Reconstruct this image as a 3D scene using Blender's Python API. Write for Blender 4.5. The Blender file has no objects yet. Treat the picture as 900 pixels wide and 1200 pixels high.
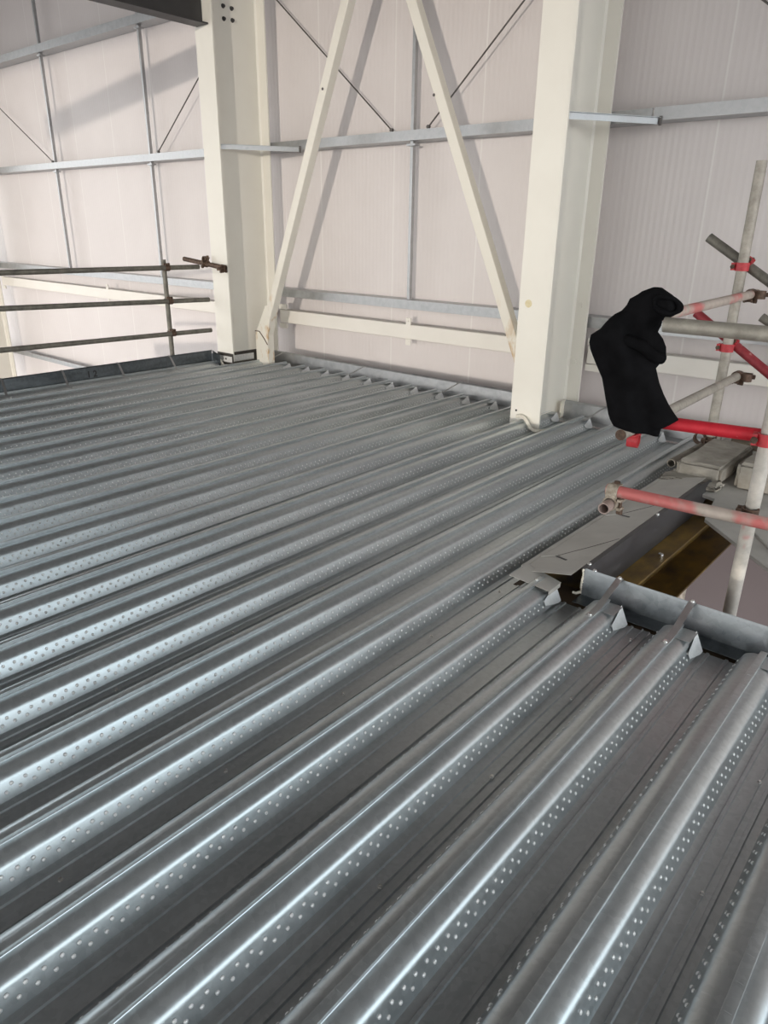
import bpy, bmesh, math, random
from mathutils import Vector, Matrix
random.seed(7)
SC = bpy.context.scene
COL = SC.collection
PI = math.pi

# ------------------------------------------------------------------ materials
def new_mat(name):
    m = bpy.data.materials.new(name); m.use_nodes = True
    nt = m.node_tree; b = nt.nodes['Principled BSDF']
    return m, nt, b
def N(nt, t, **kw):
    n = nt.nodes.new(t)
    for k, v in kw.items(): setattr(n, k, v)
    return n
def coords(nt, scale=(1,1,1)):
    tc = N(nt, 'ShaderNodeTexCoord'); mp = N(nt, 'ShaderNodeMapping')
    mp.inputs['Scale'].default_value = scale
    nt.links.new(tc.outputs['Object'], mp.inputs['Vector'])
    return mp.outputs['Vector']
def noise(nt, vec, scale, detail=3, rough=.55):
    n = N(nt, 'ShaderNodeTexNoise'); n.inputs['Scale'].default_value = scale
    n.inputs['Detail'].default_value = detail; n.inputs['Roughness'].default_value = rough
    nt.links.new(vec, n.inputs['Vector']); return n.outputs['Fac']
def ramp(nt, fac, stops):
    r = N(nt, 'ShaderNodeValToRGB'); cr = r.color_ramp
    while len(cr.elements) < len(stops): cr.elements.new(.5)
    for e, (p, c) in zip(cr.elements, stops):
        e.position = p; e.color = (c[0], c[1], c[2], 1) if not isinstance(c, (int, float)) else (c, c, c, 1)
    nt.links.new(fac, r.inputs['Fac']); return r.outputs['Color']
def bump(nt, b, h, strength, dist=.002, prev=None):
    n = N(nt, 'ShaderNodeBump'); n.inputs['Strength'].default_value = strength; n.inputs['Distance'].default_value = dist
    nt.links.new(h, n.inputs['Height'])
    if prev is not None: nt.links.new(prev, n.inputs['Normal'])
    nt.links.new(n.outputs['Normal'], b.inputs['Normal']); return n.outputs['Normal']
def mat_noise(name, c1, c2, scale=6, rough=.5, metal=0., bs=.15, rr=.08, stretch=(1,1,1), detail=4, bd=.002, bscale=None):
    m, nt, b = new_mat(name); v = coords(nt, stretch)
    f = noise(nt, v, scale, detail)
    nt.links.new(ramp(nt, f, [(.3, c1), (.7, c2)]), b.inputs['Base Color'])
    nt.links.new(ramp(nt, f, [(.3, rough-rr), (.7, rough+rr)]), b.inputs['Roughness'])
    b.inputs['Metallic'].default_value = metal
    if bs: bump(nt, b, noise(nt, v, bscale or scale*4, 3), bs, bd)
    return m

M = {}
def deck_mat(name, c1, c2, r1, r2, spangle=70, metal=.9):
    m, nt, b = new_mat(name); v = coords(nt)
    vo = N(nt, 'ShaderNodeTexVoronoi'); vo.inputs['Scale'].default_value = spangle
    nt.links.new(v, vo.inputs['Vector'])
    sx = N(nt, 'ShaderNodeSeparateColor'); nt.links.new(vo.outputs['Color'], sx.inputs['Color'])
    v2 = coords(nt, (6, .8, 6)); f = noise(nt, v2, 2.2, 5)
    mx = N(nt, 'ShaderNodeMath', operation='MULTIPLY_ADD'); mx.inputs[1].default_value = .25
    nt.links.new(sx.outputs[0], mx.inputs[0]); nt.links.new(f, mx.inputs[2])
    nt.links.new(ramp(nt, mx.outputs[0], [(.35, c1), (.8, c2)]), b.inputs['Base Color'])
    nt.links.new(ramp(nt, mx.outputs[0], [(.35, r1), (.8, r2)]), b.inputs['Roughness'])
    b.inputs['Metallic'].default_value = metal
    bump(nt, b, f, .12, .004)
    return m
M['deck'] = deck_mat('galvanised_deck', (.42,.455,.47), (.54,.575,.59), .28, .38, 70, .80)
M['brightened'] = mat_noise('zinc_painted_glint', (.88,.90,.91), (.95,.96,.96), 30, .32, .35, 0)  # paler zinc for the dome tips; highlights painted into the colour
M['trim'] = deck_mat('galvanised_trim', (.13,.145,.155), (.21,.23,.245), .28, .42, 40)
M['trim_dark_reflection'] = deck_mat('zinc_painted_reflection', (.10,.10,.105), (.15,.15,.155), .4, .55, 40)  # darker copy of the trim zinc; the opening's dark reflection put into the colour
M['strip'] = mat_noise('dusty_zinc', (.42,.41,.385), (.54,.53,.50), 5, .6, .2, .1)
M['rail'] = deck_mat('galvanised_rail', (.38,.39,.40), (.48,.49,.50), .35, .5, 30)
M['cream'] = mat_noise('cream_paint', (.80,.775,.705), (.84,.82,.75), 2.5, .42, 0, .05, .05)
M['white'] = mat_noise('white_paint', (.80,.77,.71), (.84,.81,.75), 3, .45, 0, .05, .05)
M['dark_steel'] = mat_noise('dark_beam_steel', (.030,.029,.030), (.05,.048,.048), 5, .5)
M['screw'] = mat_noise('bright_zinc_screw', (.75,.75,.74), (.9,.9,.88), 40, .25, 1, 0)
M['dirty'] = mat_noise('mortar_splashed_coupler', (.22,.17,.12), (.58,.52,.43), 45, .8, 0, .5)
M['rust'] = mat_noise('rusty_coupler', (.06,.038,.027), (.19,.125,.09), 40, .6, .5, .4)
M['redclamp'] = mat_noise('red_coupler', (.42,.02,.03), (.62,.06,.07), 30, .45, 0, .3)
M['tape'] = mat_noise('black_tape', (.025,.022,.018), (.06,.05,.04), 30, .5)
M['label'] = mat_noise('white_label', (.62,.62,.60), (.8,.79,.77), 60, .6, 0, 0)
M['ink'] = mat_noise('black_marker', (.012,.012,.015), (.03,.03,.03), 60, .6, 0, 0)
M['foam'] = mat_noise('white_foam', (.72,.68,.58), (.86,.83,.74), 50, .8, 0, .6, bd=.004)
M['cloth'] = mat_noise('black_cotton', (.004,.004,.0045), (.009,.009,.010), 14, .95, 0, .35, .03, bd=.003)
M['cloth'].node_tree.nodes['Principled BSDF'].inputs['Specular IOR Level'].default_value = .08
M['cloth_in'] = mat_noise('black_cotton_lining', (.001,.001,.001), (.002,.002,.002), 14, .98, 0, .2, .01)
M['cloth_in'].node_tree.nodes['Principled BSDF'].inputs['Specular IOR Level'].default_value = .03
M['concrete'] = mat_noise('dusty_concrete', (.22,.205,.175), (.40,.375,.33), 9, .85, 0, .6, .05, bd=.006)
M['board'] = mat_noise('grey_board', (.36,.355,.33), (.50,.49,.46), 4, .75, 0, .25)
M['timber'] = mat_noise('weathered_timber', (.13,.105,.075), (.27,.225,.17), 8, .8, 0, .4, stretch=(1,6,6))
M['lower'] = mat_noise('mauve_grey_painted_shade', (.115,.096,.102), (.14,.118,.124), .6, .7, 0, .1)  # mauve-grey taken darker; shade below the deck put into the colour
M['floor'] = mat_noise('mauve_grey_slab', (.235,.20,.205), (.29,.25,.255), .6, .6, 0, .1)
M['ceiling'] = mat_noise('grey_roof_liner', (.20,.195,.19), (.25,.245,.24), 2, .7, 0, .1)
M['beam'] = mat_noise('varnished_steel', (.05,.028,.012), (.30,.19,.04), 4, .5, .2, .2, stretch=(2,1,2))
M['brown'] = mat_noise('brown_primer', (.05,.032,.018), (.12,.08,.045), 5, .6, .1, .2)
M['wire'] = mat_noise('dark_rod', (.10,.09,.085), (.16,.15,.14), 10, .5, .6, 0)

def tube_mat(name, c1, c2, red=None, thr=(.45,.6), stretch=(1,1,1), sc=5):
    m, nt, b = new_mat(name); v = coords(nt, stretch)
    f = noise(nt, v, 14, 6, .65); base = ramp(nt, f, [(.3, c1), (.7, c2)])
    if red:
        g = noise(nt, v, sc, 4, .6); k = ramp(nt, g, [(thr[0], 0.), (thr[1], 1.)])
        mx = N(nt, 'ShaderNodeMix', data_type='RGBA')
        nt.links.new(k, mx.inputs[0]); nt.links.new(base, mx.inputs[6]); mx.inputs[7].default_value = (*red, 1)
        base = mx.outputs[2]
    nt.links.new(base, b.inputs['Base Color']); b.inputs['Roughness'].default_value = .55
    b.inputs['Metallic'].default_value = .15 if red else .35
    bump(nt, b, f, .4, .002); return m
M['tube'] = tube_mat('weathered_tube', (.27,.25,.21), (.46,.43,.37))
M['tube_dk'] = tube_mat('dark_weathered_tube', (.11,.105,.09), (.24,.225,.19))
M['tube_lt'] = tube_mat('pale_weathered_tube', (.30,.275,.235), (.52,.48,.42))
M['tube_pink'] = tube_mat('tube_with_faded_red', (.42,.36,.31), (.58,.50,.44), (.60,.17,.16), (.47,.58), (1,1,1), 3.2)
M['tube_redwhite'] = tube_mat('pale_tube_with_red_band', (.42,.40,.36), (.66,.62,.56), (.58,.14,.14), (.60,.66), (1,1,1), 3.)
M['tube_stub'] = tube_mat('pinkish_tube', (.36,.28,.25), (.50,.40,.36))
M['tube_red'] = tube_mat('red_painted_tube', (.55,.015,.03), (.72,.03,.05), (.75,.35,.32), (.68,.75), (1,1,1), 20)
M['tube_maroon'] = tube_mat('worn_red_tube', (.20,.02,.03), (.40,.05,.06), (.55,.28,.25), (.66,.75), (1,1,1), 16)

def stained_cream():
    m, nt, b = new_mat('cream_paint_with_rust_runs'); v = coords(nt, (1,1,.35))
    f = noise(nt, v, 9, 5, .6); tc = N(nt, 'ShaderNodeTexCoord')
    sp = N(nt, 'ShaderNodeSeparateXYZ'); nt.links.new(tc.outputs['Object'], sp.inputs[0])
    mr = N(nt, 'ShaderNodeMapRange'); mr.inputs[1].default_value = .95; mr.inputs[2].default_value = .35
    nt.links.new(sp.outputs[2], mr.inputs[0])
    k = ramp(nt, f, [(.56, 0.), (.66, 1.)])
    mu = N(nt, 'ShaderNodeMath', operation='MULTIPLY'); nt.links.new(k, mu.inputs[0]); nt.links.new(mr.outputs[0], mu.inputs[1])
    mx = N(nt, 'ShaderNodeMix', data_type='RGBA'); nt.links.new(mu.outputs[0], mx.inputs[0])
    mx.inputs[6].default_value = (.80,.77,.69,1); mx.inputs[7].default_value = (.55,.36,.16,1)
    nt.links.new(mx.outputs[2], b.inputs['Base Color']); b.inputs['Roughness'].default_value = .45
    return m
M['cream_stain'] = stained_cream()

def panel_mat():
    m, nt, b = new_mat('cladding_panel'); v = coords(nt)
    sp = N(nt, 'ShaderNodeSeparateXYZ'); nt.links.new(v, sp.inputs[0])
    f = noise(nt, v, 1.3, 4); g = noise(nt, v, 9, 4)
    # micro ribs at 50 mm, a joint each metre
    s = N(nt, 'ShaderNodeMath', operation='MULTIPLY'); s.inputs[1].default_value = 2*PI/.05
    nt.links.new(sp.outputs[0], s.inputs[0])
    w = N(nt, 'ShaderNodeMath', operation='SINE'); nt.links.new(s.outputs[0], w.inputs[0])
    md = N(nt, 'ShaderNodeMath', operation='FRACT'); nt.links.new(sp.outputs[0], md.inputs[0])
    c0 = ramp(nt, f, [(.3, (.69,.645,.635)), (.7, (.735,.69,.68))])
    jt = ramp(nt, md.outputs[0], [(0,0.), (.052,0.), (.056,1.), (.066,1.), (.070,0.)])
    mx = N(nt, 'ShaderNodeMix', data_type='RGBA'); nt.links.new(jt, mx.inputs[0]); nt.links.new(c0, mx.inputs[6]); mx.inputs[7].default_value = (.80,.77,.75,1); col = mx.outputs[2]
    n1 = bump(nt, b, w.outputs[0], .35, .0022)
    bump(nt, b, g, .1, .004, n1)
    nt.links.new(col, b.inputs['Base Color']); b.inputs['Roughness'].default_value = .42
    return m
M['panel'] = panel_mat()

# ------------------------------------------------------------------ helpers
def box(bm, lo, hi):
    vs = [bm.verts.new((x, y, z)) for x in (lo[0], hi[0]) for y in (lo[1], hi[1]) for z in (lo[2], hi[2])]
    for f in ((0,1,3,2),(4,6,7,5),(0,4,5,1),(2,3,7,6),(0,2,6,4),(1,5,7,3)):
        bm.faces.new([vs[i] for i in f])
    return vs
def poly_extrude(bm, pts, off):
    """closed polygon of 3-D points pushed by the vector off"""
    a = [bm.verts.new(p) for p in pts]; b = [bm.verts.new(Vector(p)+Vector(off)) for p in pts]
    bm.faces.new(a[::-1]); bm.faces.new(b); n = len(pts)
    for i in range(n): bm.faces.new((a[i], a[(i+1)%n], b[(i+1)%n], b[i]))
def frame_of(d):
    d = Vector(d).normalized(); u = d.cross(Vector((0,0,1)))
    if u.length < 1e-3: u = Vector((1,0,0))
    u.normalize(); return d, u, d.cross(u)
def tube(bm, p0, p1, r, n=20, hollow=False, ri=None):
    p0, p1 = Vector(p0), Vector(p1); d, u, w = frame_of(p1-p0)
    def ring(p, rr): return [bm.verts.new(p+(u*math.cos(2*PI*i/n)+w*math.sin(2*PI*i/n))*rr) for i in range(n)]
    A, B = ring(p0, r), ring(p1, r)
    for i in range(n): bm.faces.new((A[i], B[i], B[(i+1)%n], A[(i+1)%n]))
    if hollow:
        ri = ri or r*.8; C, D = ring(p0, ri), ring(p1, ri)
        for i in range(n):
            j = (i+1) % n
            bm.faces.new((C[i], C[j], D[j], D[i])); bm.faces.new((A[i], A[j], C[j], C[i])); bm.faces.new((B[i], D[i], D[j], B[j]))
    else:
        bm.faces.new(A); bm.faces.new(B[::-1])
def path_tube(bm, pts, r, n=8):
    pts = [Vector(p) for p in pts]; rings = []
    for i, p in enumerate(pts):
        d, u, w = frame_of(pts[min(i+1, len(pts)-1)]-pts[max(i-1, 0)])
        rings.append([bm.verts.new(p+(u*math.cos(2*PI*k/n)+w*math.sin(2*PI*k/n))*r) for k in range(n)])
    for a, b in zip(rings, rings[1:]):
        for k in range(n): bm.faces.new((a[k], b[k], b[(k+1)%n], a[(k+1)%n]))
    bm.faces.new(rings[0]); bm.faces.new(rings[-1][::-1])
def obox(bm, p0, p1, w, t, up=(0,0,1)):
    """bar from p0 to p1, w across (perp. to up), t along up-ish"""
    p0, p1 = Vector(p0), Vector(p1); d = (p1-p0).normalized()
    s = d.cross(Vector(up)).normalized(); q = s.cross(d)
    poly_extrude(bm, [p0+s*w/2+q*t/2, p0-s*w/2+q*t/2, p0-s*w/2-q*t/2, p0+s*w/2-q*t/2], p1-p0)
def make(name, bm, mat, parent=None, smooth=35, bevel=0):
    if isinstance(bm, bpy.types.Mesh): me = bm
    else:
        bmesh.ops.recalc_face_normals(bm, faces=bm.faces[:])
        me = bpy.data.meshes.new(name); bm.to_mesh(me); bm.free()
        if smooth:
            for p in me.polygons: p.use_smooth = True
            me.set_sharp_from_angle(angle=math.radians(smooth))
        me.materials.append(mat)
    o = bpy.data.objects.new(name, me); COL.objects.link(o)
    if parent is not None: o.parent = parent; o.matrix_parent_inverse = Matrix.Translation(-Vector(parent.location)) if parent.type == 'EMPTY' else Matrix()
    if bevel:
        b = o.modifiers.new('bevel', 'BEVEL'); b.width = bevel; b.segments = 2; b.limit_method = 'ANGLE'
    return o
def tag(o, label=None, cat=None, group=None, kind=None):
    if label: o['label'] = label
    if cat: o['category'] = cat
    if group: o['group'] = group
    if kind: o['kind'] = kind
    return o
def thing(name, loc, label, cat, group=None):
    e = bpy.data.objects.new(name, None); e.location = loc; e.empty_display_size = .1; COL.objects.link(e)
    return tag(e, label, cat, group)
def bm(): return bmesh.new()
def screw_bm(b, p, nrm=(0,0,1), r=.007):
    p = Vector(p); n = Vector(nrm).normalized()
    tube(b, p, p+n*.0015, r*1.35, 12); tube(b, p+n*.0015, p+n*.007, r, 6)

# ------------------------------------------------------------------ decking
HALF = [(0,.017),(.0095,.017),(.0118,.0163),(.0124,.0148),(.0095,.0012),(.0105,-.0002),(.020,-.0006),(.030,-.0018),(.038,-.0038),(.045,-.0068),(.0525,-.0105),
        (.0585,-.0150),(.0630,-.0205),(.0656,-.0252),(.0874,-.0712),(.0935,-.0725),(.108,-.0725),(.111,-.0670),(.120,-.0670),(.123,-.0725),(.15,-.0725)]
RIB = [(-x-.006*(x<.14), z) for x, z in HALF[:0:-1]] + [(x-.006*(x<.14), z) for x, z in HALF]
TROUGH = -.0725
def dome(b, c, n, t, r=.0062, h=.0046):
    n = Vector(n).normalized(); t = Vector(t); u = n.cross(t).normalized(); t = u.cross(n); c = Vector(c)
    R = []; m = 7
    for rr, hh in ((r, -.0004), (r*.86, h*.45), (r*.5, h*.86)):
        R.append([b.verts.new(c+n*hh+(t*math.cos(2*PI*i/m)+u*math.sin(2*PI*i/m))*rr) for i in range(m)])
    top = b.verts.new(c+n*h)
    for i in range(m):
        j = (i+1) % m
        b.faces.new((R[0][i], R[0][j], R[1][j], R[1][i])); 
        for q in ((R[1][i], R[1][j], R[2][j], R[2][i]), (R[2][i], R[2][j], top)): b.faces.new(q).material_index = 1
def sheet_mesh(name, y0, y1, clip=None, lip=True):
    b = bm()
    prof = [(x, z) for x, z in RIB] + [(x+.3, z) for x, z in RIB[1:]]
    if lip: prof += [(.4515,-.0635),(.4545,-.0635),(.457,-.0690),(.474,-.0692)]
    if clip is not None: prof = [p for p in prof if p[0] >= clip]
    A = [b.verts.new((x, y0, z)) for x, z in prof]; B = [b.verts.new((x, y1, z)) for x, z in prof]
    for i in range(len(prof)-1): b.faces.new((A[i], A[i+1], B[i+1], B[i]))
    for c in (0, .3):
        for s in (1, -1):
            if clip is not None and c+s*.09 < clip: continue
            for off, zz, nx, nz, ph in ((.0704,-.0355,.904,.428,0), (.0782,-.0520,.904,.428,.0195)):
                xx = c-.006+s*off
                y = math.ceil((y0-.264)/.039)*.039+.264+ph
                while y < y1-.03:
                    dome(b, (xx, y, zz), (s*nx, 0, nz), (0,1,0)); y += .039
        if clip is None or c-.02 > clip:                      # shallow cross marks on the stiffener top
            y = y0+.03
            while y < y1-.02:
                box(b, (c-.013, y, .0168), (c+.001, y+.004, .0176)); y += .078
    return make_mesh(name, b)
def make_mesh(name, b, smooth=40):
    # winding already runs the same way along the profile
    me = bpy.data.meshes.new(name); b.to_mesh(me); b.free()
    for p in me.polygons: p.use_smooth = True
    me.set_sharp_from_angle(angle=math.radians(smooth)); me.materials.append(M['deck']); me.materials.append(M['brightened']); return me
Y0, YL, YS = -.9, 5.44, 2.60
CAP = bm()                                                     # closure plate over the last 95 mm of a crown shoulder
box(CAP, (.0075, -.095, .0015), (.062, 0, .0028))
CAPM = bpy.data.meshes.new('end_closure'); bmesh.ops.recalc_face_normals(CAP, faces=CAP.faces[:]); CAP.to_mesh(CAPM); CAP.free()
M['closure'] = mat_noise('bright_cut_zinc', (.74,.77,.78), (.86,.88,.89), 60, .40, .12, .5)
CAPM.materials.append(M['deck'])
TAB = bm(); poly_extrude(TAB, [(.0690,-.12,-.0285),(.0620,-.06,-.0140),(.0535,0,.0065),(.0892,0,-.0690),(.0892,-.03,-.0690),(.0790,-.12,-.0495)], (.0016,0,.0008))
bmesh.ops.recalc_face_normals(TAB, faces=TAB.faces[:]); TABM = bpy.data.meshes.new('cut_tab'); TAB.to_mesh(TABM); TAB.free(); TABM.materials.append(M['closure'])
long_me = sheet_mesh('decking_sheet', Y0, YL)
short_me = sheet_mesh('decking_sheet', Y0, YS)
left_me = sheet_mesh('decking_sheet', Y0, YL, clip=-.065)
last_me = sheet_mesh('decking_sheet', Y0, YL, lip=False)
b = bm(); screw_bm(b, (0,0,0), r=.0045); _o = make('seam_screw', b, M['screw']); SEAM = _o.data; bpy.data.objects.remove(_o)
def place_sheet(me, c, yend, label, group):
    o = bpy.data.objects.new('decking_sheet', me); COL.objects.link(o); o.location = (c, 0, 0)
    tag(o, label, 'metal decking', group)
    for k in (0, .3):
        e = bpy.data.objects.new('end_closure', CAPM); COL.objects.link(e); e.parent = o; e.location = (k, yend, 0)
        e = bpy.data.objects.new('cut_tab', TABM); COL.objects.link(e); e.parent = o; e.location = (k, yend, 0)
    for i in range(int((yend-Y0-.4)/.5)+1):
        s = bpy.data.objects.new('seam_screw', SEAM); COL.objects.link(s); s.parent = o; s.location = (.4530, Y0+.38+.5*i, -.0633)
    return o
G1 = 'long decking sheets reaching the back wall'; G2 = 'short decking sheets ending at the floor opening'
long_labels = [
 'long galvanised decking sheet cut along the left edge trim beneath the guard rail',
 'long galvanised decking sheet running up to the left white column base',
 'long decking sheet just right of the left column, at the diagonal brace foot',
 'long decking sheet meeting the back trim left of the wall post between the columns',
 'long decking sheet meeting the back trim midway between both columns',
 'long decking sheet meeting the back trim, second sheet left of the right column',
 'long decking sheet meeting the back trim directly left of the right column',
 'long galvanised decking sheet running to the right white column and the short trim beside it',
 'rightmost long galvanised decking sheet, passing under the black garment beside the dusty flat strip']
for i, lb in enumerate(long_labels):
    c = -6.68+.6*i
    place_sheet(left_me if i == 0 else (last_me if i == 8 else long_me), c, YL, lb, G1)
short_labels = [
 'short galvanised decking sheet ending at the corner of the opening, nearest the long sheets',
 'short galvanised decking sheet ending under the middle straps of the near edge trim',
 'rightmost short decking sheet in view, its seam running down the lower right corner',
 'short galvanised decking sheet beyond the right edge of view']
for i, lb in enumerate(short_labels[:3]):
    place_sheet(short_me if i < 2 else short_me, -1.28+.6*i, YS, lb, G2)

# folded plate over the end of the first short rib
b = bm(); poly_extrude(b, [(-1.40,2.505,.020),(-1.205,2.505,.008),(-1.205,2.615,.008),(-1.40,2.66,.020)], (0,0,.0015))
box(b, (-1.2062,2.505,-.010), (-1.2045,2.607,.0085))
t = thing('cover_plate', (-1.3,2.55,.02), 'small pale galvanised plate lapped over the rib end beside the opening corner', 'metal plate')
make('plate', b, M['strip'], t); b = bm(); screw_bm(b, (-1.29,2.55,.0135)); make('screw', b, M['screw'], t)

# ------------------------------------------------------------------ edge trims
def strap(parent, pts, w, axis):
    """thin folded strap following pts; w wide along axis"""
    b = bm(); ax = Vector(axis)*w/2; th = .0016
    prev = None
    for p in pts:
        p = Vector(p); r = [b.verts.new(p-ax), b.verts.new(p+ax), b.verts.new(p+ax+Vector((0,0,th))), b.verts.new(p-ax+Vector((0,0,th)))]
        if prev:
            for i in range(4): b.faces.new((prev[i], prev[(i+1)%4], r[(i+1)%4], r[i]))
        else: b.faces.new(r)
        prev = r
    b.faces.new(prev[::-1]); return make('strap', b, M['rail'], parent)
def screws(parent, pts, nrm=(0,0,1), r=.007):
    for p in pts:
        b = bm(); screw_bm(b, p, nrm, r); make('screw', b, M['screw'], parent)
# near trim along the opening (runs in x)
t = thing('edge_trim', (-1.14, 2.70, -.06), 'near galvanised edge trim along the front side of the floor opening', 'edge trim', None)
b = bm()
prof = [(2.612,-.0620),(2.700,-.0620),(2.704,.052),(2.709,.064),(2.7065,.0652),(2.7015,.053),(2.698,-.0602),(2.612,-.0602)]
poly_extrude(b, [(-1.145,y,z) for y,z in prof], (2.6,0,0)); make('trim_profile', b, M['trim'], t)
for c in (-.982, -.682, .218):
    s = strap(t, [(c-.005,2.712,.067),(c-.005,2.698,.068),(c-.002,2.60,.045),(c,2.50,.019),(c,2.44,.0165),(c,2.41,.0165)], .026, (1,0,0))
    screws(t, [(c-.005,2.705,.069),(c,2.425,.018)])
screws(t, [(-1.10,2.706,.066),(-.40,2.64,-.057),(-.93,2.64,-.057)])
b = bm(); 
for i in range(14):
    z = -.055+i*.0085
    path_tube(b, [(-1.146,2.699,z),(-1.149+random.uniform(-.003,.002),2.697,z+.005)], random.uniform(.003,.006), 6)
path_tube(b, [(-1.15,2.70,-.05),(-1.165,2.69,-.058),(-1.18,2.685,-.056)], .006, 6)
make('foam_bead', b, M['foam'], t)
# trim with drop face beside the flat strip (runs in y)
t = thing('edge_trim', (-1.14, 3.4, -.06), 'galvanised edge trim along the left side of the opening, dark reflection painted on its face', 'edge trim')
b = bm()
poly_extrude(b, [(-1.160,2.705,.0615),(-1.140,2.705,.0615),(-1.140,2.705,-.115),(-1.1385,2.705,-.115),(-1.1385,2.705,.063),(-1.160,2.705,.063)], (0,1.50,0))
make('trim_profile', b, M['trim_dark_reflection'], t)
b = bm(); poly_extrude(b, [(-1.1385,4.205,.063),(-1.1385,4.205,-.10),(-1.1385,4.40,-.05),(-1.1385,4.43,.02),(-1.1385,4.36,.05)], (-.0016,0,0))
make('cut_end', b, M['trim_dark_reflection'], t)
screws(t, [(-1.15,2.76,.063),(-1.15,3.55,.063)])
# flat dusty strip
t = thing('flat_strip', (-1.28, 3.4, .03), 'flat dusty metal strip between the long decking and the opening trim', 'metal strip')
b = bm(); poly_extrude(b, [(-1.405,2.61,.004),(-1.163,2.61,.0605),(-1.163,4.35,.0605),(-1.405,4.35,.004)], (0,0,.0014)); make('plate', b, M['strip'], t)
for y, dx in ((2.80,0),(3.50,.0)):
    b = bm(); obox(b, (-1.405,y,.009), (-1.345,y+.03,.021), .012, .005); make('raised_tab', b, M['strip'], t)
    b = bm(); obox(b, (-1.338,y+.02,.0225), (-1.27,y-.02,.0385), .011, .0025); make('painted_shadow', b, M['dark_steel'], t)  # dark bar standing in for the shadow line past each tab
    b = bm(); path_tube(b, [(-1.335,y+.03,.0235),(-1.25,y+.17,.0432),(-1.17,y+.32,.0618)], .0011, 5); make('tie_wire', b, M['wire'], t)
b = bm(); box(b, (-1.43,2.66,-.0585), (-1.408,4.6,.0035)); make('side_return', b, M['strip'], t)

# left edge trim (runs in y)
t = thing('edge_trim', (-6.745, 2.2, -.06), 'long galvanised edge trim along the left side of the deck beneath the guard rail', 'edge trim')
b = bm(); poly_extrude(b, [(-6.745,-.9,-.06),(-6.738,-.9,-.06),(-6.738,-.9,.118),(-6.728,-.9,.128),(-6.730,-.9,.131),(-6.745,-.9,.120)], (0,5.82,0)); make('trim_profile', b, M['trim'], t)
b = bm(); box(b, (-6.738,-.9,.0012), (-6.728,4.92,.006)); make('fixing_lip', b, M['rail'], t)
for y in (2.62,3.18,3.76,4.36,1.4,.6):
    strap(t, [(-6.735,y,.133),(-6.70,y,.118),(-6.62,y-.02,.06),(-6.53,y-.05,.018),(-6.42,y-.06,.017)], .022, (0,1,0))
    screws(t, [(-6.42,y-.06,.018)], r=.006)
cu = bpy.data.curves.new('marker_writing', 'FONT'); cu.body = '1 2'; cu.size = .085; cu.extrude = .0006; cu.offset = .0025
fo = bpy.data.objects.new('tmp', cu); COL.objects.link(fo)
dg = bpy.context.evaluated_depsgraph_get(); me = bpy.data.meshes.new_from_object(fo.evaluated_get(dg)); bpy.data.objects.remove(fo)
me.materials.clear(); me.materials.append(M['ink'])
mw = bpy.data.objects.new('marker_writing', me); COL.objects.link(mw); mw.parent = t
mw.location = (-6.7368,3.43,.025); mw.rotation_euler = (PI/2, 0, PI/2)
mw.matrix_parent_inverse = Matrix.Translation(-Vector(t.location))
# short return at the corner by the left column
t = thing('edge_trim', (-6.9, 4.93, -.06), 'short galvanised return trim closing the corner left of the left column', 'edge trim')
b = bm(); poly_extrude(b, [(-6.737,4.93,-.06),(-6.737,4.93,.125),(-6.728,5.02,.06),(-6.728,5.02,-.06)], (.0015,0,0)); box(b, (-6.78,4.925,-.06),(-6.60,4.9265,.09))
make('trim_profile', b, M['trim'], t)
# back trim between columns (runs in x)
def back_trim(x0, x1, label, straps):
    t = thing('edge_trim', ((x0+x1)/2, 5.5, -.06), label, 'edge trim')
    b = bm(); Y = 5.56
    poly_extrude(b, [(x0,y,z) for y,z in [(5.445,-.059),(Y,-.059),(Y+.006,.072),(Y+.018,.086),(Y+.015,.089),(Y+.002,.075),(Y-.003,-.057),(5.445,-.057)]], (x1-x0,0,0))
    make('trim_profile', b, M['rail'], t)
    for x in straps:
        strap(t, [(x+.03,Y+.012,.092),(x+.01,Y-.02,.088),(x-.03,5.47,.05),(x-.05,5.38,.0175),(x-.06,5.30,.0165)], .018, (1,0,0))
    return t
back_trim(-6.44, -2.915, 'long galvanised edge trim along the deck end between the two white columns', (-6.25,-5.0,-3.8))
rt = back_trim(-2.72, -1.45, 'short galvanised edge trim beside the right column, running behind the black garment', (-2.36,))
b = bm()
for i in range(11):
    z = -.05+i*.0125; path_tube(b, [(-2.722,5.50,z),(-2.728,5.57,z+.006)], random.uniform(.006,.011), 6)
make('foam_bead', b, M['foam'], rt)

# ------------------------------------------------------------------ setting
def struct(name, b, mat, smooth=35):
    o = make(name, b, mat, None, smooth); o['kind'] = 'structure'; return o
b = bm(); box(b, (-18,5.90,-3.3), (5,5.98,4.95)); struct('wall_back', b, M['panel'])
b = bm(); box(b, (-6.3,5.885,-3.25), (4,5.905,-.45)); struct('wall_lower_shade', b, M['lower'])  # dark sheet over the wall, painting in the shade below the deck
b = bm(); box(b, (1.42,-5.1,.52), (5,-5,4.5)); struct('sun_blocker', b, M['panel'])  # unseen panel added behind the camera to keep scaffold shadows off the back wall
b = bm(); box(b, (-18,-15,-3.4), (10,6,-3.25)); struct('floor', b, M['floor'])
b = bm(); box(b, (-18,-14,4.52), (6,5.9,4.7)); struct('ceiling', b, M['ceiling'])

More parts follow.
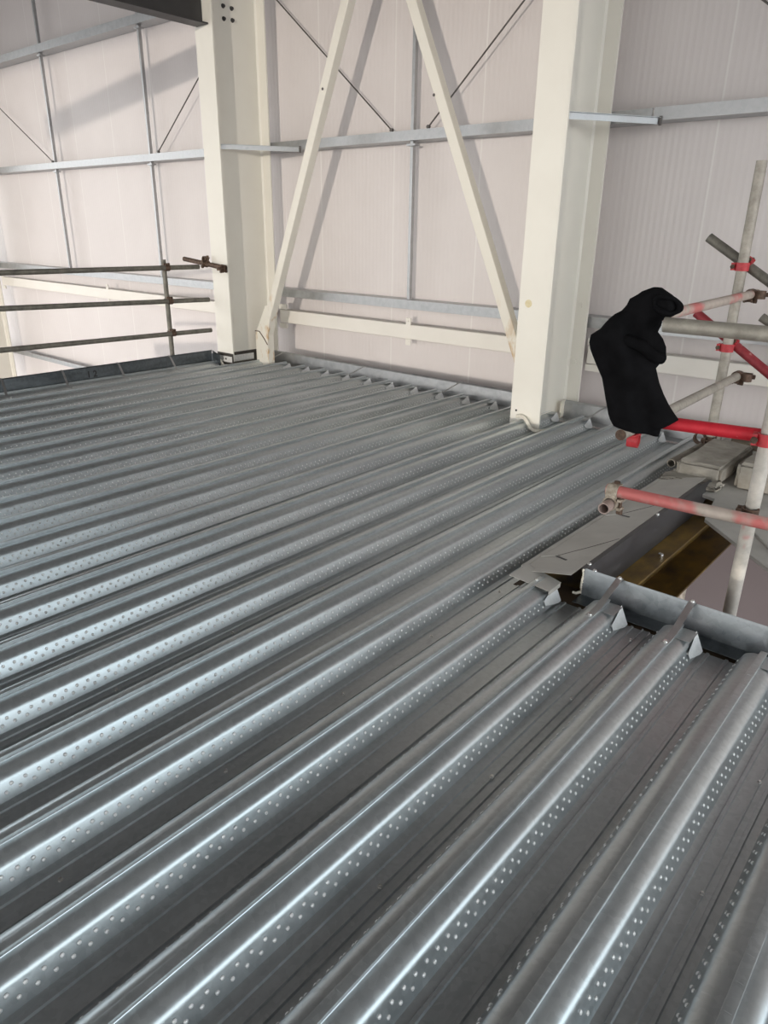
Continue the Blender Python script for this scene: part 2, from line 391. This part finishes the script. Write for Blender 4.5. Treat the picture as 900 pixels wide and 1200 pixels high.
# wall rails (horizontal Cee/Zed rails)
def rail(z0, z1, x0, x1, label, web_top=True, y0=5.70):
    b = bm(); th = .003
    zt = z1-th if web_top else z0
    box(b, (x0,y0,z0), (x1,y0+th,z1))
    box(b, (x0,y0+th,zt), (x1,5.895,zt+th))
    box(b, (x0,y0+.003,z0 if web_top else z1-th), (x1,y0+.022,(z0 if web_top else z1-th)+th))
    o = make('wall_rail', b, M['rail'], None, 20); tag(o, label, 'wall rail'); return o
rail(3.645,3.74,-16,-6.2,'upper horizontal galvanised wall rail at the top left, behind the dark beam', False)
rail(2.168,2.252,-16,-2.35,'middle horizontal galvanised wall rail crossing behind both columns and diagonal braces', False)
rail(2.170,2.255,-2.34,4,'middle galvanised wall rail right of the right column, above the scaffold', False)
rail(.682,.768,-16,4,'lower galvanised wall rail with dark top edge, just above the white horizontal beam', True)
rail(-.80,-.73,-16,-6.8,'lowest wall rail at far left, seen under the guard rail', False)

def stud(x, z0, z1, label):
    b = bm(); box(b,(x-.016,5.745,z0),(x+.016,5.748,z1)); box(b,(x-.016,5.748,z0),(x-.013,5.785,z1)); box(b,(x+.013,5.748,z0),(x+.016,5.785,z1))
    t = thing('wall_post', (x,5.75,z0), label, 'wall post'); make('channel', b, M['rail'], t, 20)
    for z in (2.15,3.63):
        if z0-.1 < z < z1:
            b = bm(); box(b,(x-.05,5.73,z-.022),(x+.05,5.80,z-.004)); screw_bm(b,(x,5.74,z-.024),(0,0,-1),.012); make('end_cleat', b, M['rail'], t)
stud(-4.60,.77,4.52,'slim galvanised vertical post on the wall between the two diagonal braces')
stud(-8.86,.77,4.52,'slim galvanised vertical post on the wall nearest the left column')
stud(-11.36,.77,4.52,'slim galvanised vertical post on the wall at far left')
stud(-.80,-.5,4.52,'vertical galvanised post on the wall at the right edge of view')

def wire(p, q, label):
    b = bm(); tube(b, (p[0],5.74,p[1]), (q[0],5.74,q[1]), .007, 8); t = thing('tie_rod', (q[0],5.74,q[1]), label, 'tie rod')
    make('rod', b, M['wire'], t); b = bm(); e = Vector((q[0],5.74,q[1])); tube(b, e+Vector((0,-.012,.0)), e+Vector((0,.012,0)), .017, 8); make('end_nut', b, M['wire'], t)
wire((-14.6,4.05),(-11.40,2.27),'thin dark diagonal tie rod at the far left, falling to the right')
wire((-7.3,3.30),(-8.65,2.27),'thin dark diagonal tie rod just left of the left column')
wire((-7.5,4.45),(-4.84,2.27),'thin dark diagonal tie rod behind the left diagonal brace')
wire((-2.0,4.45),(-4.41,2.27),'thin dark diagonal tie rod behind the right diagonal brace')
wire((-3.0,3.76),(-1.0,2.27),'thin dark diagonal tie rod at the top right corner')

# columns
def column(cx, label, base=-3.2, top=4.52):
    t = thing('steel_column', (cx,5.33,base), label, 'column'); w = .1325
    b = bm(); box(b,(cx-w,5.0,base),(cx+w,5.018,top)); make('front_flange', b, M['cream'], t, bevel=.002)
    b = bm(); box(b,(cx-w,5.652,base),(cx+w,5.67,top)); make('rear_flange', b, M['cream'], t, bevel=.002)
    b = bm(); box(b,(cx-.006,5.018,base),(cx+.006,5.652,top)); 
    for y, s in ((5.018,1),(5.652,-1)):
        for sx in (1,-1): poly_extrude(b, [(cx+sx*.006,y,base),(cx+sx*.022,y,base),(cx+sx*.006,y+s*.016,base)], (0,0,top-base))
    make('web', b, M['cream'], t); return t
cl = column(-6.595,'left white steel column with rust-stained base and diagonal brace foot')
cr = column(-2.78,'right white steel column, nearest the black garment')
column(-13.90,'far white steel column at the left edge of view, beyond the guard rail')
for y, z in ((5.245,3.405),(5.348,3.403),(5.246,3.30),(5.351,3.305)):
    b = bm(); tube(b,(-6.589,y,z),(-6.585,y,z),.020,16); tube(b,(-6.585,y,z),(-6.568,y,z),.015,6); make('bolt', b, M['dark_steel'], cl)
b = bm(); box(b,(-6.736,4.9965,-.02),(-6.455,4.9995,.105)); make('tape_frame', b, M['tape'], cl)
b = bm(); box(b,(-6.712,4.9945,.006),(-6.480,4.9970,.070)); make('label_plate', b, M['label'], cl)
b = bm()
for x in (-6.64,-6.60,-6.585): box(b,(x,4.9940,.03),(x+.012,4.9946,.05))
make('label_print', b, M['ink'], cl)
b = bm(); box(b,(-6.46,5.00,-.03),(-6.454,5.17,.02)); box(b,(-6.46,5.02,-.02),(-6.44,5.30,.02)); make('packing', b, M['tape'], cl)
# box bracket between the flange and brace foot
b = bm(); box(b,(-6.588,5.06,-.07),(-6.583,5.44,.10)); make('tape_frame', b, M['tape'], cl)
b = bm(); box(b,(-6.584,5.11,-.02),(-6.580,5.39,.065)); make('label_plate', b, M['label'], cl)
# foam bead round the bases
b = bm(); path_tube(b, [(-6.80,4.99,.015),(-6.74,4.975,.03),(-6.66,4.97,.02),(-6.60,4.955,-.02),(-6.55,4.955,-.045),(-6.46,4.96,-.04)], .014, 8); make('foam_bead', b, M['foam'], cl)
b = bm(); path_tube(b, [(-2.84,4.98,.03),(-2.80,4.975,.045),(-2.76,4.965,.035),(-2.725,4.95,.012),(-2.695,4.945,-.03),(-2.65,4.95,-.05),(-2.60,5.0,-.05),(-2.57,5.1,-.045)], .014, 8); make('foam_bead', b, M['foam'], cr)
for z in (.86,.40):
    b = bm(); tube(b,(-2.72,5.651,z),(-2.72,5.640,z),.024,6); make('bolt', b, M['cream'], cr)
b = bm(); tube(b,(-2.86,4.9995,.075),(-2.86,4.9985,.075),.009,12); make('hole', b, M['ink'], cr)
m_y = mat_noise('yellow_stain', (.62,.52,.25), (.78,.72,.56), 20, .5, 0, 0)
b = bm(); tube(b,(-2.83,4.9996,.905),(-2.83,4.9990,.905),.030,14); make('yellow_mark', b, m_y, cr)

# fly braces
for cx, x1, lb in ((-6.55,-6.03,'short galvanised stay running from left column flange to the wall rail'),(-2.74,-2.28,'short galvanised stay running from right column flange to the wall rail')):
    t = thing('rail_stay', (cx+.09,5.05,2.17), lb, 'stay'); b = bm()
    p, q = Vector((cx+.02,5.03,2.165)), Vector((x1,5.71,2.165))
    obox(b, p, q, .003, .045); obox(b, p+Vector((0,0,.021)), q+Vector((0,0,.021)), .04, .003)
    make('angle', b, M['rail'], t, 20); b = bm(); tube(b, q+Vector((0,-.02,-.03)), q+Vector((0,-.02,.03)), .011, 6); make('bolt', b, M['wire'], t)

# diagonal braces
def brace(p, q, label, w=.09):
    t = thing('diagonal_brace', p, label, 'brace'); b = bm(); obox(b, p, q, w, w, (0,1,0)); make('tube', b, M['cream_stain'], t, bevel=.006)
    return t
B1 = brace((-6.20,5.34,.50), (-4.52,5.34,4.35), 'left white diagonal brace rising to the right from the stained column foot')
b = bm(); box(b,(-6.42,5.30,-.06),(-6.215,5.385,.30)); poly_extrude(b,[(-6.42,5.30,.30),(-6.215,5.30,.30),(-6.135,5.30,.62),(-6.235,5.30,.62)],(0,.085,0))
make('foot', b, M['cream_stain'], B1)
b = bm(); path_tube(b,[(-6.42,5.297,.335),(-6.35,5.296,.335),(-6.27,5.296,.26),(-6.22,5.296,.20)],.005,6); make('weld_line', b, M['rust'], B1)
B2 = brace((-4.83,5.34,4.30), (-3.02,5.34,.35), 'right white diagonal brace falling to the right behind the right column')
for o, p in ((B1,(-5.29,5.293,2.59)),(B2,(-4.02,5.293,2.43))):
    b = bm(); tube(b, p, Vector(p)+Vector((0,-.004,0)), .012, 8); make('bolt', b, M['wire'], o)

# white horizontal beams on the wall
def hbeam(x0, x1, label, mids):
    t = thing('horizontal_beam', ((x0+x1)/2,5.72,.39), label, 'beam')
    b = bm(); box(b,(x0,5.69,.395),(x1,5.80,.537)); make('tube', b, M['white'], t, bevel=.006)
    for x in mids:
        for z0, z1 in ((.537,.60),(.345,.395)):
            b = bm(); box(b,(x-.03,5.684,z0-.008),(x+.03,5.694,z1)); screw_bm(b,(x,5.684,(z0+z1)/2),(0,-1,0),.008); make('cleat', b, M['white'], t)
    for x, s in ((x0,1),(x1,-1)):
        for z0, z1 in ((.545,.60),(.335,.388)):
            b = bm(); box(b,(min(x,x+s*.12),5.68,z0),(max(x,x+s*.12),5.70,z1)); make('end_bracket', b, M['white'], t)
hbeam(-6.44,-2.93,'white horizontal beam low on the wall between the two columns',(-4.54,))
hbeam(-13.75,-6.74,'white horizontal beam low on the wall left of the left column, behind the guard rail',(-10.2,))
hbeam(-2.63,2.5,'white horizontal beam low on the wall right of the right column, behind the scaffold',())

# dark roof beam toward the viewer
b = bm()
x = -6.60
box(b,(x-.09,-7,3.20),(x+.09,4.995,3.214)); box(b,(x-.09,-7,3.49),(x+.09,4.995,3.504)); box(b,(x-.005,-7,3.214),(x+.005,4.995,3.49))
tag(make('roof_beam', b, M['dark_steel']), 'dark steel beam joining the left column at the top left of view', 'beam')

# steel beams under the deck
b = bm(); box(b,(-7,2.56,-.088),(3,2.76,-.074)); box(b,(-7,2.655,-.40),(3,2.665,-.088)); box(b,(-7,2.56,-.413),(3,2.76,-.40))
tag(make('floor_beam', b, M['brown']), 'brown steel beam glimpsed under the near edge trim and open rib ends', 'beam')
b = bm(); box(b,(-1.43,2.765,-.132),(-1.035,5.19,-.118)); box(b,(-1.24,2.765,-.45),(-1.23,5.19,-.132)); box(b,(-1.43,2.765,-.464),(-1.035,5.19,-.45))
tag(make('floor_beam', b, M['beam']), 'yellow-brown varnished steel beam under the left side of the opening', 'beam')
b = bm(); box(b,(-7,5.20,-.09),(-1.3,5.42,-.074)); box(b,(-7,5.31,-.4),(-1.3,5.32,-.09))
tag(make('floor_beam', b, M['brown']), 'brown steel beam under the far deck end, glimpsed beside the right column', 'beam')
b = bm(); tube(b,(-1.07,3.45,-.118),(-1.07,3.45,-.10),.014,6); tag(make('bolt', b, M['screw']), 'small bright bolt lying on the yellow-brown beam flange', 'bolt')

# ------------------------------------------------------------------ scaffold
R = .0262
def stube(p, q, mat, label, r=R, name='scaffold_tube'):
    p = Vector(p); q = Vector(q); b = bm(); tube(b, p, q, r, 24, True, r*.8)
    o = make(name, b, mat, None, 40); tag(o, label, 'scaffold tube'); return o
def coupler(c, d1, d2, mat, label, r=R, parts=True):
    """ring round d1 at c, ring round d2 beside it, with bolts"""
    c = Vector(c); d1 = Vector(d1).normalized(); d2 = Vector(d2).normalized(); n = d1.cross(d2).normalized()
    t = thing('scaffold_coupler', c, label, 'coupler')
    for k, (dd, cc) in enumerate(((d1, c), (d2, c+n*r*2.05))):
        b = bm(); a, u, w = frame_of(dd)
        tube(b, cc-a*.025, cc+a*.025, r*1.32, 16, True, r*1.04)
        make('band', b, mat, t)
        s = (a.cross(n)).normalized()
        b = bm(); box_c = cc+s*r*1.55
        tube(b, box_c-n*.040, box_c+n*.042, .0075, 8); tube(b, box_c+n*.022, box_c+n*.042, .015, 6); tube(b, box_c-n*.038, box_c-n*.028, .014, 8)
        make('bolt', b, M['rust'], t)
        for e in (-.022, .018):
            b = bm(); obox(b, cc+s*r*1.2+n*e, cc+s*r*1.9+n*e, .045, .012, n); make('flap', b, mat, t)
    return t
Xd, Yd, Zd = (1,.17,0), (0,1,0), (0,0,1)
# left guard rail
G = 'left guard rail tubes'
stube((-6.87,.9,1.022),(-6.87,4.93,1.004),M['tube_dk'],'top horizontal tube of the left guard rail',.0245)
stube((-6.87,.9,.76),(-6.87,5.03,.655),M['tube_dk'],'middle horizontal tube of the left guard rail',.0245)
stube((-6.87,.9,.378),(-6.87,5.03,.323),M['tube_dk'],'lowest horizontal tube of the left guard rail',.0245)
stube((-6.92,4.53,-.5),(-6.92,4.53,1.085),M['tube_dk'],'short upright tube of the left guard rail beside the left column',.0245)
stube((-7.16,4.955,1.075),(-6.45,4.955,1.008),M['rust'],'rusty tube stub clamping the guard rail to the left column',.0245)
for z in (1.004,.667,.332):
    coupler((-6.92,4.53,z), Zd, (0,-1,0), M['rust'], {1.004:'rusty coupler at the top of the left guard rail upright',.667:'rusty coupler at the middle of the left guard rail upright',.332:'rusty coupler at the bottom of the left guard rail upright'}[z], .0245)
coupler((-6.47,4.955,1.01),(1,0,-.1),(0,0,1),M['rust'],'round rusty clamp on the face of the left column',.0245)
coupler((-6.78,4.955,1.035),(1,0,-.1),(0,1,0),M['rust'],'rusty coupler joining the guard rail top tube to the stub',.0245)
# right scaffold
A = (-1.40,5.15); RA = .032
stube((A[0],A[1],-3.2),(A[0],A[1],1.835),M['tube_lt'],'tall far upright scaffold tube right of the black garment',RA)
Bx, By = -.628, 3.10
stube((Bx,By,-3.2),(Bx,By,2.0),M['tube_redwhite'],'near upright scaffold tube standing in the floor opening',R+.002)
stube((-1.225,3.099,.567),(-1.262,5.06,.567),M['tube_lt'],'lower transom tube whose brown end shows under the black garment')
T1 = bpy.data.objects['scaffold_tube.007']
assert 'lower transom' in T1['label']
b = bm(); tube(b, (-1.225,3.0985,.567), (-1.225,3.104,.567), R*.96, 20); make('rusty_end', b, M['rust'], T1)
stube((-1.26,2.98,1.055),(-1.322,5.30,1.06),M['tube_pink'],'upper transom tube running from the garment hood back to the far upright')
stube((-1.035,2.90,1.09),(-.35,2.97,1.082),M['tube'],'thick grey horizontal scaffold tube right of the garment',.029)
stube((-1.10,3.045,.668),(-.42,3.165,.668),M['tube_red'],'bright red horizontal scaffold tube leading right from the garment hem',.0275)
stube((-1.195,2.952,.352),(-.30,3.02,.352),M['tube_pink'],'faded red and grey horizontal scaffold tube over the floor opening')
stube((-1.165,2.87,.290),(-1.175,3.10,.290),M['tube_stub'],'short hollow tube stub with its open end facing the viewer',.0262)
stube((-1.66,5.225,1.395),(-1.00,5.225,.99),M['tube_dk'],'dark grey diagonal brace tube crossing the top of the far upright',.030)
stube((-1.66,5.225,.915),(-.90,5.225,.415),M['tube_maroon'],'weathered dark red diagonal brace tube crossing the far upright',.030)
stube((-1.26,5.28,.915),(-.7,5.28,.60),M['tube_dk'],'dark diagonal tube end at the right edge of view, above the red diagonal',.028)
stube((-1.46,4.60,.028),(-1.43,5.46,.028),M['concrete'],'dust-covered tube lying on the deck edge beside the concrete block',.028)
coupler((A[0],A[1],1.225),Zd,(.85,0,-.52),M['redclamp'],'bright red coupler high on the far upright',RA)
coupler((A[0],A[1],.715),Zd,(.85,0,-.52),M['redclamp'],'bright red coupler at mid height of the far upright',RA)
coupler((-1.322,5.17,1.06),Yd,Zd,M['rust'],'rusty coupler joining the upper transom to the far upright')
coupler((-1.262,4.99,.567),Yd,Zd,M['rust'],'rusty coupler joining the lower transom to the far upright')
coupler((A[0],A[1],.085),Zd,Yd,M['rust'],'rusty coupler at the foot of the far upright',RA)
coupler((Bx,By-.02,.665),Zd,Xd,M['redclamp'],'red and rusty coupler at the right end of the bright red tube')
coupler((Bx,By-.03,.352),Zd,Xd,M['rust'],'rusty red coupler where the faded tube crosses the near upright')
coupler((-1.166,2.955,.348),(1,.08,0),(0,-1,.05),M['dirty'],'dirty cream-coloured coupler at the left end of the faded red tube')
coupler((-1.228,3.27,.560),Yd,Xd,M['redclamp'],'small red coupler below the hem of the garment')

# concrete block, boards
def rough_block(lo, hi, name, mat, label, cat, seed, amp=.01, bev=.02):
    b = bm(); box(b, lo, hi); bmesh.ops.recalc_face_normals(b, faces=b.faces[:])
    bmesh.ops.bevel(b, geom=b.edges[:], offset=bev, segments=2, affect='EDGES')
    bmesh.ops.subdivide_edges(b, edges=b.edges[:], cuts=3, use_grid_fill=True); rn = random.Random(seed)
    for v in b.verts: v.co += Vector((rn.uniform(-amp,amp), rn.uniform(-amp,amp), rn.uniform(-amp,amp)))*.5
    o = make(name, b, mat, None, 60); tag(o, label, cat); return o
rough_block((-1.37,4.42,.0),(-1.10,5.10,.115),'concrete_block',M['concrete'],'dusty grey concrete block at the foot of the far upright','concrete block',1)
rough_block((-1.04,4.50,-.02),(-.70,5.15,.15),'concrete_block',M['concrete'],'dusty concrete block at the right edge of view, behind the near upright','concrete block',2)
rough_block((-1.33,5.42,-.010),(-.75,5.60,.10),'timber_offcut',M['timber'],'weathered brown timber offcut behind the bright red tube','timber',3,.004,.006)
b = bm(); poly_extrude(b, [(-1.425,4.36,-.03),(-1.06,4.22,-.03),(-1.00,3.86,-.03),(-.45,3.30,-.03),(.6,3.30,-.03),(.6,5.65,-.03),(-1.425,5.65,-.03)], (0,0,.018))
tag(make('deck_board', b, M['board']), 'grey dusty board platform beyond the opening, with a diagonal front edge', 'board')
b = bm(); poly_extrude(b, [(-.93,4.10,-.012),(-.60,3.62,-.012),(-.10,3.9,-.012),(-.40,4.45,-.012)], (0,0,.010))
tag(make('loose_board', b, M['board']), 'loose grey board lying askew on the platform behind the near upright', 'board')
rough_block((-1.425,4.30,-.01),(-1.08,4.45,.03),'mortar_heap',M['concrete'],'heap of dusty mortar debris in front of the concrete block','debris',5,.02,.015)
rough_block((-1.42,4.5,-.01),(-1.36,5.4,.018),'mortar_heap',M['concrete'],'strip of dusty mortar debris beside the dust-covered tube','debris',6,.012,.01)

# ------------------------------------------------------------------ garment draped on the scaffold
C0 = Vector((-1.135,2.945,0)); RV = Vector((.933,.36,0)); NV = Vector((-.36,.933,0))
rows = [(1.222,.016,.051),(1.205,-.023,.079),(1.179,-.065,.117),(1.153,-.074,.128),(1.129,-.091,.125),(1.112,-.115,.102),(1.093,-.133,.070),(1.073,-.148,.069),(1.048,-.165,.060),(1.024,-.200,.083),(.993,-.203,.100),(.966,-.196,.104),(.938,-.183,.095),(.903,-.165,.074),(.848,-.134,.095),(.806,-.121,.118),(.768,-.110,.143),(.730,-.098,.172),(.705,-.091,.192),(.682,-.081,.163),(.659,-.065,.130),(.644,-.003,.129),(.632,.057,.128),(.623,.099,.126)]
t = thing('draped_garment', (-1.135,2.945,.62), 'black hooded garment draped over the ends of scaffold tubes', 'garment')
b = bm(); n = 56; rings = []
dense = []
for a, c in zip(rows, rows[1:]):
    for k in range(3): dense.append(tuple(a[i]+(c[i]-a[i])*k/3 for i in range(3)))
dense.append(rows[-1])
for z, l, r in dense:
    mid, hw = (l+r)/2, (r-l)/2; u = (1.222-z)/.6
    ring = []
    for k in range(n):
        a = 2*PI*k/n; ca, sa = math.cos(a), math.sin(a)
        s = mid+hw*ca
        th = min(.055+.02*u, hw*1.1)
        fold = .017*math.sin(26*(s-.18*u)+3*math.sin(4*u+.7))+.009*math.sin(58*(s-.25*u)+5*u)
        d = th*sa + fold*abs(sa)**.6*min(1, hw/.05)
        ring.append(b.verts.new(C0+RV*s+NV*d+Vector((0,0,z+.004*math.sin(30*s+9*d)*(1 if .65<z<1.2 else 0)))))
    rings.append(ring)
for p, q in zip(rings, rings[1:]):
    for k in range(n): b.faces.new((p[k], p[(k+1)%n], q[(k+1)%n], q[k]))
b.faces.new(rings[0]); b.faces.new(rings[-1][::-1])
make('body', b, M['cloth'], t, 80)
# hood: a rolled opening round the upper tube, its lining visible
def ring_loop(c, rx, rz, tilt, minor, depth, mat, name):
    b = bm(); nn, mm = 40, 12; R_ = []
    for i in range(nn):
        a = 2*PI*i/nn; ex = Vector((math.cos(a)*rx, 0, math.sin(a)*rz))
        s = ex.x*math.cos(tilt)-ex.z*math.sin(tilt); zz = ex.x*math.sin(tilt)+ex.z*math.cos(tilt)
        out = (RV*s+Vector((0,0,zz))).normalized(); p = C0+RV*(c[0]+s)+NV*(depth+.010*math.sin(a*2+1))+Vector((0,0,c[1]+zz))
        mi = minor*(1+.25*math.sin(a*3+1))
        R_.append([b.verts.new(p+(out*math.cos(2*PI*k/mm)+NV*math.sin(2*PI*k/mm)*1.3)*mi) for k in range(mm)])
    for i in range(nn):
        p, q = R_[i], R_[(i+1)%nn]
        for k in range(mm): b.faces.new((p[k], q[k], q[(k+1)%mm], p[(k+1)%mm]))
    return make(name, b, mat, t, 80)
ring_loop((.078,1.163), .050, .029, -.30, .0115, -.055, M['cloth'], 'hood_rim')
b = bm(); p = C0+RV*.078+NV*(-.045)+Vector((0,0,1.163)); nn = 24
vs = [b.verts.new(p+RV*(.047*math.cos(2*PI*i/nn))+Vector((0,0,.026*math.sin(2*PI*i/nn)-.3*.047*math.cos(2*PI*i/nn)))) for i in range(nn)]
ct = b.verts.new(p+NV*.03)
for i in range(nn): b.faces.new((vs[i], vs[(i+1)%nn], ct))
make('hood_lining', b, M['cloth_in'], t)
b = bm(); sh = [(-.10,.99,-.050),(-.05,1.02,-.070),(.01,1.00,-.075),(.06,.96,-.060),(.09,.95,-.03)]
path_tube(b, [C0+RV*s+NV*(d+.012)+Vector((0,0,z)) for s, z, d in sh], .024, 12); make('sleeve_fold', b, M['cloth'], t, 80)

# ------------------------------------------------------------------ light
w = bpy.data.worlds.new('World'); SC.world = w; w.use_nodes = True; nt = w.node_tree
bg = nt.nodes['Background']; tc = N(nt, 'ShaderNodeTexCoord'); sp = N(nt, 'ShaderNodeSeparateXYZ')
nt.links.new(tc.outputs['Generated'], sp.inputs[0])
mr = N(nt, 'ShaderNodeMapRange'); mr.interpolation_type = 'SMOOTHSTEP'; mr.inputs[1].default_value = .5; mr.inputs[2].default_value = -.8
nt.links.new(sp.outputs[1], mr.inputs[0])                  # brighter towards the open end behind the viewer
col = ramp(nt, mr.outputs[0], [(0., (.80,.92,.98)), (.5, (.86,.91,.93)), (1., (1.08,1.06,1.03))])
st = ramp(nt, sp.outputs[2], [(0., .35), (.02, 1.)])       # dim ground below the horizon (negative z clamps to 0)
mx = N(nt, 'ShaderNodeMix', data_type='RGBA', blend_type='MULTIPLY'); mx.inputs[0].default_value = 1
nt.links.new(col, mx.inputs[6]); nt.links.new(st, mx.inputs[7]); nt.links.new(mx.outputs[2], bg.inputs['Color'])
bg.inputs['Strength'].default_value = 3.5
sun = bpy.data.lights.new('low_sun', 'SUN'); sun.energy = 1.15; sun.angle = math.radians(.7); sun.color = (1,.90,.78)
so = bpy.data.objects.new('low_sun', sun); COL.objects.link(so)
so.rotation_euler = Vector((-.4,1,-.047)).to_track_quat('-Z','Y').to_euler(); so.location = (3,-6,3)

# ------------------------------------------------------------------ camera
yaw, pitch, roll, f = .7034, .3786, .01389, 838.9
cy, sy, cp, spn = math.cos(yaw), math.sin(yaw), math.cos(pitch), math.sin(pitch)
fwd = Vector((-sy*cp, cy*cp, -spn)); right = Vector((cy, sy, 0)); up = right.cross(fwd)
r = right*math.cos(roll)+up*math.sin(roll); u = -right*math.sin(roll)+up*math.cos(roll)
cam = bpy.data.cameras.new('camera'); co = bpy.data.objects.new('camera', cam); COL.objects.link(co)
co.matrix_world = Matrix(((r.x,u.x,-fwd.x,0),(r.y,u.y,-fwd.y,0),(r.z,u.z,-fwd.z,1.43),(0,0,0,1)))
cam.sensor_fit = 'HORIZONTAL'; cam.sensor_width = 36; cam.lens = f/900*36; cam.clip_start = .02
SC.camera = co
vs_ = SC.view_settings; vs_.view_transform = 'Standard'; vs_.look = 'None'; vs_.gamma = 1; vs_.use_curve_mapping = False; vs_.exposure = 0
